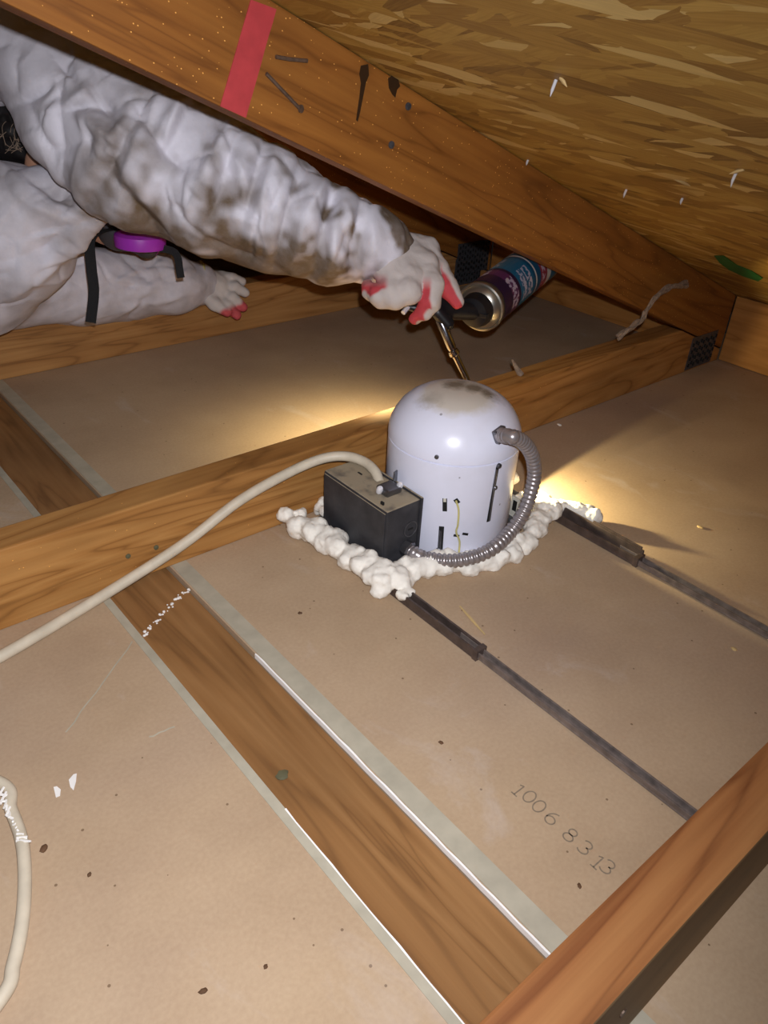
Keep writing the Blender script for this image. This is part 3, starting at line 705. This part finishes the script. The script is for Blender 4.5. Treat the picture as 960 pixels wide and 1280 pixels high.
def jag(p, q, n, amp, seed, z, wd, name, mat, par, label=None):
    r = random.Random(seed); a = on(p, 2, z); b = on(q, 2, z)
    pts = [(a[0] + (b[0] - a[0]) * i / n + r.uniform(-amp, amp), a[1] + (b[1] - a[1]) * i / n + r.uniform(-amp, amp)) for i in range(n + 1)]
    return stroke_mesh([pts], wd, z, name, mat, par, label)
jag((166, 802), (83, 915), 10, .0006, 1, .0001, .0012, 'scratch', M_EDGE, pl, 'pale scratch line')
jag((186, 922), (218, 908), 5, .0008, 2, .0001, .0014, 'scratch', M_EDGE, pl)
# crumbly white caulk smear on the plate
mb = MB(); r = random.Random(5)
for i in range(46):
    t = i / 45; px = 180 + 64 * t + r.uniform(-2, 2); py = 793 - 64 * t - 10 * math.sin(t * 3) * .3 + r.uniform(-3, 3)
    c = Vector(on((px, py), 2, -.0048)); s = r.uniform(.0007, .0019) * (1.5 if t > .85 else 1)
    mb.lathe([(s, -.0004), (s * .9, s * .4), (s * .3, s * .7)], Matrix.Translation(c), 7)
tag(mb.build('caulk_smear', M_WHITE), 'crumbly white caulk smear across the plate near the cable', 'smear')
def crumb(px, py, z, sx, sy, sz, mat, label, cat, seed, name='debris_chip'):
    c = Vector(on((px, py), 2, z)); r = random.Random(seed); bm = bmesh.new(); bmesh.ops.create_icosphere(bm, subdivisions=2, radius=1)
    rot = Matrix.Rotation(r.uniform(0, 3), 3, 'Z')
    for v in bm.verts:
        f = 1 + .35 * mnoise.noise(v.co * 1.7 + Vector((seed, 0, 0))); q = rot @ Vector((v.co.x * sx * f, v.co.y * sy * f, 0)); v.co = Vector((q.x, q.y, max(-.0, sz * (v.co.z * f + .9)))) + c
    me = bpy.data.meshes.new(name); bm.to_mesh(me); bm.free()
    tag(link(name, me, mat, None, True), label, cat)
crumb(353, 970, -.0050, .0058, .0046, .0013, M_CHIP, 'grey green chip lying on the brown plate', 'chip', 1)
crumb(254, 1240, 0, .0028, .0018, .0012, M_BROWN, 'dark brown crumb on drywall near the bottom edge', 'crumb', 2, 'debris_crumb')
crumb(55, 1062, 0, .0040, .0024, .0014, M_BROWN, 'brown crumb beside the thin cable at lower left', 'crumb', 3, 'debris_crumb')
crumb(112, 1094, 0, .0018, .0014, .0010, M_BROWN, 'small brown crumb lying well left of the plate on open drywall', 'crumb', 4, 'debris_crumb')
crumb(551, 929, 0, .0022, .0018, .0010, M_BROWN, 'dark crumb on drywall between the plate and the left hanger bar', 'crumb', 5, 'debris_crumb')
crumb(375, 767, 0, .0024, .0018, .0010, M_BROWN, 'brown crumb on drywall in front of the foam corner', 'crumb', 6, 'debris_crumb')
crumb(724, 1108, 0, .0022, .0014, .0008, M_BROWN, 'brown crumb on drywall just below the stamped digits', 'crumb', 7, 'debris_crumb')
crumb(332, 1209, 0, .0017, .0014, .0008, M_BROWN, 'brown crumb near the left side of the plate at the bottom', 'crumb', 8, 'debris_crumb')
crumb(699, 532, 0, .0045, .0025, .0015, M_WHITE, 'white flake on shaded drywall right of the dome', 'flake', 9, 'debris_flake')
crumb(875, 660, 0, .0040, .0025, .0014, M_SLIVER, 'pale flake on the lamplit drywall right of the hanger bar', 'flake', 10, 'debris_flake')
crumb(917, 812, 0, .0032, .0022, .0012, M_SLIVER, 'pale flake below the right hanger bar at the right edge', 'flake', 12, 'debris_flake')
def sliver(p, q, r, mat, label, z=.0016):
    a = Vector(on(p, 2, z)); b = Vector(on(q, 2, z)); m_ = (a + b) / 2
    tag(MB().tube([a, m_, b], [r * .6, r, r * .5], 6).build('wood_sliver', mat, None), label, 'sliver')
sliver((575, 758), (606, 793), .0015, M_SLIVER, 'straw coloured wood sliver on drywall beside the left hanger bar')
a = Vector(on((652, 468), 2, .0905)); b = Vector(on((641, 449), 1, .69))
tag(MB().tube([Vector((a.x, .684, .0895)), Vector((a.x - .006, .690, .100)), Vector((a.x - .012, .695, .112))], [.005, .0035, .0012], 7).build('foam_scrap', M_STRIP), 'small pale scrap standing on the joist behind the dome', 'scrap')

# ------------------------------------------------------------------ the worker
person = thing('person', (.35, 1.3, 0), 'person in dirty white coverall lying across joists, gloved arm reaching to spray', 'person')
arm = [((-190, 20, 1.06), .105), ((-60, 36, 1.02), .088), ((40, 66, .98), .066), ((114, 150, .965), .077), ((190, 200, .965), .087), ((280, 238, .970), .079), ((350, 272, .975), .068), ((410, 294, .985), .058), ((455, 306, .995), .049), ((478, 312, 1.0), .044)]
armw = [(at(*p), r) for p, r in arm]
larm = [((10, 352, 1.20), .066), ((90, 356, 1.27), .060), ((160, 355, 1.33), .058), ((215, 353, 1.37), .050), ((246, 353, 1.395), .037)]
larmw = [(at(*p), r) for p, r in larm]
B = SDF((-.50, .66, .005), (.78, 2.30, .60), .0032)
B.chain([((.27, 1.40, .42), .085), (np.array(armw[0][0]), .100)] , .03)
B.chain(armw, .012)
B.chain([((.32, 1.36, .27), .105), ((.20, 1.53, .255), .125), ((.08, 1.72, .23), .13), ((.0, 1.85, .215), .125)], .06)
B.chain([((.02, 1.84, .215), .095), ((-.12, 2.02, .13), .075), ((-.30, 2.14, .075), .058)], .04)
B.chain([((-.02, 1.80, .215), .095), ((-.22, 1.90, .13), .075), ((-.40, 2.0, .075), .058)], .04)
# loose chest of the suit hanging toward the camera, pulled to a point
flap = [(at(-190, 320, 1.14), .150), (at(-60, 318, 1.10), .118), (at(10, 290, 1.06), .090), (at(62, 268, 1.04), .058), (at(100, 270, 1.03), .030), (at(124, 268, 1.03), .012)]
B.chain(flap, .012)
B.cone((.30, 1.38, .27), flap[0][0], .11, .13, .05)
B.cone((.34, 1.30, .26), larmw[0][0], .085, .066, .04)
B.chain(larmw, .012)
V, Q = B.mesh(); V = smooth_v(V, Q, 2); N_ = normals(V, Q)
pv, dep = pix(V); facing = np.einsum('ij,ij->i', N_, CAM - V); facing /= np.linalg.norm(CAM - V, axis=1)
# arm coordinate (distance along the right sleeve)
ax_pts = np.array([p for p, _ in armw]); best = np.full(len(V), 9.); uu = np.zeros(len(V)); acc = 0
for i in range(len(ax_pts) - 1):
    a, b = ax_pts[i], ax_pts[i + 1]; d = b - a; L = np.linalg.norm(d); t = np.clip(((V - a) @ d) / L ** 2, 0, 1)
    dd = np.linalg.norm(V - a - t[:, None] * d, axis=1); mk = dd < best; best = np.where(mk, dd, best); uu = np.where(mk, acc + t * L, uu); acc += L
ARML = acc; on_arm = np.clip((.125 - best) / .02, 0, 1)
# broad ripples, then crisp folds
warp = V + .018 * np.stack([vnoise(V * 14, s) for s in (3, 4, 5)], 1)
rid = lambda f, s: 1 - np.abs(vnoise(warp * f, s)) * 2
disp = .0060 * vnoise(warp * 13, 6) + .0045 * (1 - np.abs(np.clip(rid(13, 7), -1, 1))) ** 2 - .0030 * np.clip(rid(20, 8), 0, 1) ** 4
tcuff = np.clip((uu - ARML * .60) / (ARML * .38), 0, 1) * on_arm
disp += tcuff * (.0030 * rid(34, 10) + .0035 * vnoise(V * 30, 9))
folds = [  # pixel segment, width in pixels, height in metres (+ ridge, - valley)
    (180, 128, 122, 240, 7, -.0100), (176, 140, 108, 232, 22, .0120), (128, 128, 74, 138, 6, -.0110), (118, 110, 62, 150, 16, .008), (62, 98, 20, 130, 6, -.010), (68, 105, 80, 190, 7, -.008),
    (30, 128, 76, 200, 6, -.006), (184, 138, 152, 238, 8, .006), (176, 146, 206, 190, 6, -.010), (236, 135, 204, 192, 6, -.011), (200, 190, 245, 222, 9, -.007), (228, 128, 190, 180, 12, .010),
    (136, 212, 200, 300, 7, -.010), (150, 205, 225, 300, 12, .009), (205, 236, 210, 262, 6, -.007), (300, 160, 262, 258, 8, -.010), (290, 150, 250, 230, 14, .011), (330, 175, 300, 290, 7, -.010),
    (345, 180, 320, 300, 14, .011), (372, 205, 340, 340, 7, -.010), (390, 215, 365, 330, 12, .010), (414, 230, 390, 345, 7, -.009), (430, 240, 410, 345, 11, .009), (448, 250, 436, 350, 6, -.008),
    (455, 258, 470, 330, 12, .008), (250, 300, 330, 335, 10, -.007), (120, 262, 200, 310, 9, .006), (60, 205, 130, 262, 12, .010), (30, 220, 110, 268, 8, -.008), (0, 240, 100, 282, 10, .007),
    (20, 300, 120, 275, 8, -.006), (10, 370, 110, 300, 12, .010), (0, 330, 95, 300, 9, -.006), (150, 318, 190, 355, 6, -.005), (190, 325, 235, 350, 8, .006), (100, 380, 220, 340, 7, -.006), (140, 390, 245, 362, 9, .006)]
fr2 = random.Random(21)
for _ in range(58):                                   # small crumples across the sleeve
    u_ = fr2.uniform(.0, 1.); cx_ = 60 + 400 * u_; cy_ = 110 + 200 * u_ + fr2.uniform(-75, 75) * (1 - .45 * u_); an = math.radians(fr2.choice((115, 100, 60, 75, 30)) + fr2.uniform(-16, 16)); L_ = fr2.uniform(14, 38)
    folds.append((cx_ - L_ * math.cos(an), cy_ - L_ * math.sin(an), cx_ + L_ * math.cos(an), cy_ + L_ * math.sin(an), fr2.uniform(3, 6), fr2.choice((-1, -1, 1)) * fr2.uniform(.0025, .006)))
for _ in range(26):                                   # and over the hanging chest and left sleeve
    cx_ = fr2.uniform(0, 240); cy_ = fr2.uniform(215, 330) if cx_ < 115 else fr2.uniform(325, 385); an = math.radians(fr2.uniform(-55, 35)); L_ = fr2.uniform(12, 34)
    folds.append((cx_ - L_ * math.cos(an), cy_ - L_ * math.sin(an), cx_ + L_ * math.cos(an), cy_ + L_ * math.sin(an), fr2.uniform(3, 5), fr2.choice((-1, 1)) * fr2.uniform(.002, .0045)))
for x0, y0, x1, y1, wd, am in folds:
    a = np.array([x0, y0], float); d = np.array([x1, y1], float) - a; t = np.clip(((pv - a) @ d) / (d @ d), 0, 1)
    sgn = (pv - a) @ np.array([-d[1], d[0]]); wd = np.where(sgn > 0, wd * .8, wd * 2.4); dd = np.linalg.norm(pv - a - t[:, None] * d, axis=1); taper = np.sin(np.pi * np.clip(.12 + .76 * t, 0, 1))
    disp += 1.35 * am * np.exp(-(dd / wd) ** (1.1 if am < 0 else 1.5)) * taper * np.clip(facing * 2 + .3, 0, 1)
V = V + N_ * np.clip(disp, -.022, .022)[:, None]
V = smooth_v(V, Q, 1, .15)
# grime: lower forearm and cuff, patchy; a light film on the chest
gn = .5 * vnoise(V * 16, 21) + .35 * vnoise(V * 38, 22) + .25 * vnoise(V * 90, 23)
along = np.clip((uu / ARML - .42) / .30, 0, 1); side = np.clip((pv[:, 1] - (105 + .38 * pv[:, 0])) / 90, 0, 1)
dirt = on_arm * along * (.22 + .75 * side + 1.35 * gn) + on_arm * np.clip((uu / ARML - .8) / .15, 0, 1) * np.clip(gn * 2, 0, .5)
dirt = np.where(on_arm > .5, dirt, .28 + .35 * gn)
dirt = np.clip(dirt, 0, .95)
mesh_obj('coverall', V, Q, M_SUIT, person, ('dirt', dirt))

# body inside the suit: head, neck, trunk, both arms
HC = np.array([.455, 1.195, .335]); fd = np.array([.50, -.75, -.42]); fd /= np.linalg.norm(fd)
rt = np.cross(fd, (0, 0, 1)); rt /= np.linalg.norm(rt); hu = np.cross(rt, fd)
HM = np.stack([rt, fd, hu], 1)
hp = lambda x, y, z: HC + HM @ np.array([x, y, z])
H = SDF((-.05, .70, .08), (.80, 1.90, .50), .0045)
H.ell(hp(0, -.015, .025), (.074, .092, .082), HM, .01); H.ell(hp(0, .035, -.035), (.055, .055, .065), HM, .02)
H.cone(hp(0, .055, -.078), hp(0, .066, -.082), .022, .018, .015)
H.cone(hp(0, .086, .010), hp(0, .104, -.022), .008, .012, .008)
for s in (-1, 1):
    H.ell(hp(s * .077, -.012, -.008), (.010, .020, .032), HM, .005); H.ell(hp(s * .031, .076, .012), (.013, .010, .009), HM, .003)
    H.cone(hp(s * .012, .082, .028), hp(s * .048, .072, .030), .008, .008, .008)
H.cone(hp(0, .087, -.052), hp(0, .086, -.060), .011, .010, .006)
H.cone(hp(0, -.02, -.06), (.36, 1.31, .29), .052, .06, .03)
H.chain([((.32, 1.36, .29), .085), ((.22, 1.50, .255), .10), ((.08, 1.72, .23), .105)], .05)
H.chain([((.29, 1.39, .40), .055)] + [(p, min(.040, r * .5)) for p, r in armw[1:]], .02)
H.chain([((.33, 1.30, .26), .05)] + [(p, min(.038, r * .6)) for p, r in larmw], .02)
V, Q = H.mesh(); mesh_obj('body', V, Q, M_SKIN, person)
HA = SDF(hp(0, 0, 0) - .2, hp(0, 0, 0) + .2, .004)
HA.ell(hp(0, -.030, .030), (.083, .088, .082), HM, .01); HA.cone(hp(0, -.085, -.01), at(24, 166, 1.06), .050, .036, .03); HA.cone(at(24, 166, 1.06), at(-30, 158, 1.075), .036, .034, .02)
V, Q = HA.mesh(); N_ = normals(V, Q); V = V + N_ * (.004 * vnoise(V * np.array([40, 40, 120]), 4) + .002 * vnoise(V * 130, 5))[:, None]
hair = mesh_obj('hair', V, Q, M_HAIR, person)
mb = MB(); r = random.Random(9)
for i in range(26):
    p0 = at(r.uniform(0, 40), r.uniform(138, 190), 1.022); p1 = at(r.uniform(-10, 50), r.uniform(140, 192), 1.018); pm = (p0 + p1) / 2 + np.array([r.uniform(-.008, .008), 0, r.uniform(-.008, .008)])
    mb.tube(spline([p0, pm, p1], 6), .00035, 4)
mb.build('loose_hair', M_STRIP, hair, label='fine stray grey strands')
# respirator with round magenta filters, hanging straps, headlamp
rs_ = SDF(hp(0, .08, -.05) - .11, hp(0, .08, -.05) + .11, .003)
rs_.ell(hp(0, .085, -.048), (.046, .036, .048), HM, .01); rs_.cone(hp(0, .10, -.06), hp(0, .128, -.066), .022, .018, .01)
V, Q = rs_.mesh(); resp = mesh_obj('respirator', V, Q, M_RUBBER, person)
c1 = at(175, 299, 1.10)
fdir = np.array(-(RW @ np.array([-.10, .86, .5])))      # face of the disc, mostly seen edge-on from above
for c, dr in ((c1, fdir), (hp(-.070, .105, -.075), HM @ np.array([-.6, .75, -.1]))):
    MB().tube([Vector(c) - Vector(dr) * .004, Vector(hp(0, .095, -.058))], [.014, .018], 14).build('filter_mount', M_BLACKP, resp, True)
    MB().lathe([(.024, -.013), (.0345, -.010), (.0355, .0), (.0345, .006), (.026, .010), (.0001, .011)], frame(Vector(c), dr), 36).build('filter_cartridge', M_PURPLE, resp, True, label='bright magenta round filter')
def strap(pts, wd, name='strap'):
    P = [Vector(at(*p)) for p in pts]; P = spline(P, 6); side_ = Vector(RW[:, 0]); vs = []
    fwd = Vector(RW[:, 2]) * .0016
    for i, p in enumerate(P):
        t = (P[min(i + 1, len(P) - 1)] - P[max(i - 1, 0)]).normalized(); sd = (side_ - t * side_.dot(t)).normalized() * wd / 2
        vs += [p - sd, p + sd, p + sd + fwd, p - sd + fwd]
    n = len(P); MB().add(vs, [(i * 4 + k, i * 4 + (k + 1) % 4, i * 4 + 4 + (k + 1) % 4, i * 4 + 4 + k) for i in range(n - 1) for k in range(4)] + [(0, 1, 2, 3), tuple((n - 1) * 4 + k for k in (3, 2, 1, 0))]).build(name, M_STRAP, resp, True)
strap([(150, 285, 1.10), (122, 290, 1.085), (112, 302, 1.08), (114, 335, 1.08), (117, 365, 1.085), (113, 403, 1.09)], .0145)
strap([(200, 310, 1.10), (216, 314, 1.10), (222, 322, 1.10), (224, 335, 1.10), (226, 347, 1.10)], .0105)
mb = MB(); mb.tube([Vector(hp(.078 * math.cos(a), -.012 + .095 * math.sin(a), .052)) for a in np.linspace(0, 2 * math.pi, 30)], .006, 8, False)
hl = mb.build('headlamp', M_STRAP, person, True)
hd = Vector((.86, .60, .02)) - Vector(HEADLAMP)
MB().lathe([(.016, -.030), (.017, -.006), (.015, -.002)], frame(Vector(HEADLAMP), hd), 24).build('lamp_housing', M_LENS, hl, True)
MB().lathe([(.0135, -.0018), (.0135, -.0012)], frame(Vector(HEADLAMP), hd), 20).build('lamp_lens', M_LIT, hl)

# right glove closed round the spray gun
GA, GB = at(556, 386, 1.030), at(455, 340, 1.020)          # grip axis
G = SDF(at(520, 330, 1.0) - .13, at(520, 330, 1.0) + .13, .0017)
wr = at(468, 304, 1.002)
kn = dict(index=(533, 312, 1.010), middle=(531, 332, .993), ring=(513, 348, .980), little=(492, 352, .978))
for k, r in (('index', .0165), ('middle', .0185), ('ring', .0190), ('little', .0185)):
    G.cone(wr, at(*kn[k]), .0245, r, .012)
    G.cone(at(455, 297, 1.0), wr, .030, .0255, .012)
FING = {'index': [(533, 312, 1.010, .0150), (548, 338, 1.004, .0145), (560, 360, 1.000, .0132), (572, 378, 1.000, .0085)],
        'middle': [(531, 332, .993, .0165), (540, 356, .978, .0155), (538, 377, .978, .0135), (530, 390, .986, .0108), (519, 398, .996, .0078)],
        'ring': [(513, 348, .980, .0180), (510, 364, .968, .0165), (494, 372, .968, .0140), (476, 373, .978, .0120), (464, 366, .990, .0090)],
        'little': [(492, 352, .978, .0170), (487, 364, .968, .0145), (474, 369, .972, .0125), (463, 364, .984, .0105), (459, 357, .996, .0080)],
        'thumb': [(486, 305, 1.024, .0170), (512, 322, 1.048, .0140), (536, 346, 1.056, .0120), (552, 362, 1.052, .0095)]}
for k, P in FING.items():
    for a, b in zip(P[:-1], P[1:]): G.cone(at(*a[:3]), at(*b[:3]), a[3], b[3], .0035)
V, Q = G.mesh(); V = smooth_v(V, Q, 1); N_ = normals(V, Q)
# dipped palm side of each finger: the half of its girth that faces the grip
pv, dep = pix(V); bd = np.full(len(V), 9.); fc = np.zeros(len(V)); lim = np.zeros(len(V))
aim = dict(index=((-.86, .50), 326), middle=((-.95, .20), 344), ring=((-.25, -.95), 341), little=((-.35, -.90), 341), thumb=((-.3, .8), 330))
for k, P in FING.items():
    for a, b in zip(P[:-1], P[1:]):
        A_, B_ = at(*a[:3]), at(*b[:3]); dd_ = B_ - A_; t = np.clip(((V - A_) @ dd_) / (dd_ @ dd_), 0, 1)
        off = V - A_ - t[:, None] * dd_; dist = np.linalg.norm(off, axis=1) - (a[3] + (b[3] - a[3]) * t)
        oc = off @ RW; oc /= np.maximum(np.linalg.norm(oc, axis=1, keepdims=True), 1e-6)
        f_ = oc[:, 0] * aim[k][0][0] + oc[:, 1] * aim[k][0][1]; m_ = dist < bd; f_ = f_ + (.35 if k == 'index' else 0)
        bd = np.where(m_, dist, bd); fc = np.where(m_, f_, fc); lim = np.where(m_, aim[k][1], lim)
dip = np.clip((fc + .02 + .12 * vnoise(V * 120, 2)) / .22, 0, 1) * np.clip((pv[:, 1] - lim) / 18, 0, 1)
hook = lim == 341
dip = np.where(hook, dip * np.clip((487 - pv[:, 0]) / 7, 0, 1), dip)
dip = np.maximum(dip, 0) * .95 + .03
V = V + N_ * (.0006 * vnoise(V * 160, 3) + .0009 * vnoise(V * 70, 4))[:, None]
mesh_obj('glove', V, Q, M_GLOVE, person, ('dip', dip), 'white knit glove with red dipped fingers')
# left glove resting on the far joist
G = SDF(at(285, 362, 1.42) - .11, at(285, 362, 1.42) + .11, .0022)
w2 = at(246, 353, 1.395); G.cone(w2, at(272, 360, 1.41), .032, .024, .01)
for i, (kx, ky, ex, ey, dd) in enumerate(((276, 348, 302, 352, 1.425), (280, 356, 306, 366, 1.42), (278, 366, 304, 384, 1.415), (272, 374, 296, 394, 1.41))):
    G.cone(at(258, 357, 1.405), at(kx, ky, dd - .005), .024, .0135, .01)
    mid = at((kx + ex) / 2, (ky + ey) / 2 - 2, dd - .010); G.cone(at(kx, ky, dd - .005), mid, .0125, .0105, .004); G.cone(mid, at(ex, ey, dd), .0105, .0085, .004)
G.cone(at(256, 366, 1.395), at(268, 380, 1.390), .014, .012, .006); G.cone(at(268, 380, 1.390), at(284, 390, 1.395), .012, .009, .004)
V, Q = G.mesh(); V = smooth_v(V, Q, 1); N_ = normals(V, Q); pv, dep = pix(V)
dip = np.clip((pv[:, 0] * .5 + pv[:, 1] - 524 + 5 * vnoise(V * 90, 2)) / 8, 0, 1) * .92
V = V + N_ * (.0008 * vnoise(V * 130, 3))[:, None]
mesh_obj('glove', V, Q, M_GLOVE, person, ('dip', dip), 'white knit glove with red dipped fingers')
cf = Vector(at(247, 353, 1.396)); ax = Vector(at(262, 356, 1.408)) - cf
MB().lathe([(.0365, -.003), (.0385, .0), (.0365, .003)], frame(cf, ax), 32).build('cuff_band', M_YWIRE, person, True, label='yellowish elastic cuff band')

# ------------------------------------------------------------------ foam gun with its canister
gun = thing('foam_gun', tuple(at(560, 386, 1.03)), 'spray foam gun with nickel barrel and teal canister held in glove', 'tool')
gs = SDF(at(530, 370, 1.02) - .14, at(530, 370, 1.02) + .14, .0022)
gs.cone(GA, at(476, 350, 1.020), .0115, .0120, .006); gs.cone(at(476, 350, 1.02), at(452, 338, 1.018), .012, .010, .006)
gs.cone(at(552, 388, 1.025), at(590, 389, 1.045), .0120, .0120, .006); gs.cone(at(547, 390, 1.015), at(560, 405, 1.022), .009, .0085, .005)
gs.cone(at(540, 372, 1.02), at(556, 386, 1.03), .013, .012, .006)
V, Q = gs.mesh(); mesh_obj('gun_body', V, Q, M_BLACKP, gun)
MB().tube(spline([at(548, 388, 1.012), at(530, 386, 1.006), at(514, 384, 1.004), at(503, 380, 1.006)], 6), [.0055] * 12 + [.005] * 7, 10).build('trigger', M_BLACKP, gun, True)
MB().tube([at(510, 384, 1.000), at(504, 391, .996)], .0032, 8).build('trigger_pin', M_NAIL, gun, True)
b0, b1, b2, b3 = (Vector(at(*p)) for p in ((549, 396, 1.018), (566, 438, 1.034), (582, 470, 1.048), (589, 486, 1.056)))
MB().tube([b0, b0.lerp(b1, .08), b0.lerp(b1, .9), b1], [.0050, .0066, .0062, .0048], 16).build('barrel_sleeve', M_CHROME, gun, True)
MB().tube([b1, b1.lerp(b2, .12), b1.lerp(b2, .16), b2, b3], [.0068, .0068, .0046, .0042, .0028], 16).build('barrel', M_CHROME, gun, True)
MB().lathe([(.0055, 0), (.0075, .002), (.0075, .006), (.0055, .008)], frame(b1, b2 - b1), 12).build('barrel_nut', M_CHROME, gun, True)
c0_ = Vector(at(595, 388, 1.050)); cdir = (Vector(at(700, 304, 1.25)) - c0_).normalized(); CM = frame(c0_, cdir)
can = MB().lathe([(.0120, .004), (.0150, .002), (.0230, .0045), (.0285, .0105), (.0305, .0135), (.0318, .0105), (.0340, .0115), (.0345, .0150), (.0332, .0190), (.0325, .0210), (.0325, .2100), (.0338, .2130), (.0338, .2170), (.0300, .2165), (.0001, .2130)], CM, 48).build('canister', M_TIN, gun, True)
n = 48; me = bpy.data.meshes.new('label_sleeve'); vs = []; fcs = []; uvs = []
for j, z in enumerate((.0225, .055, .10, .15, .2085)):
    for k in range(n + 1): a = 2 * math.pi * k / n; vs.append(tuple(CM @ Vector((.0329 * math.cos(a), .0329 * math.sin(a), z)))); uvs.append((k / n, (z - .0225) / .186))
for j in range(4):
    for k in range(n): fcs.append((j * (n + 1) + k, j * (n + 1) + k + 1, (j + 1) * (n + 1) + k + 1, (j + 1) * (n + 1) + k))
me.from_pydata(vs, [], fcs); me.update(); ul = me.uv_layers.new(name='UVMap')
for l in me.loops: ul.data[l.index].uv = uvs[l.vertex_index]
link('label_sleeve', me, M_LABEL, can, 'all', 'teal and dark purple printed label')
MB().lathe([(.0115, -.012), (.0200, -.010), (.0235, .0), (.0235, .0085), (.012, .009)], CM, 32).build('adapter_basket', M_BLACKP, gun, True)
MB().box((-.003, -.022, -.012), (.003, .022, -.006), CM).build('adapter_lug', M_BLACKP, gun, bevel=.001)
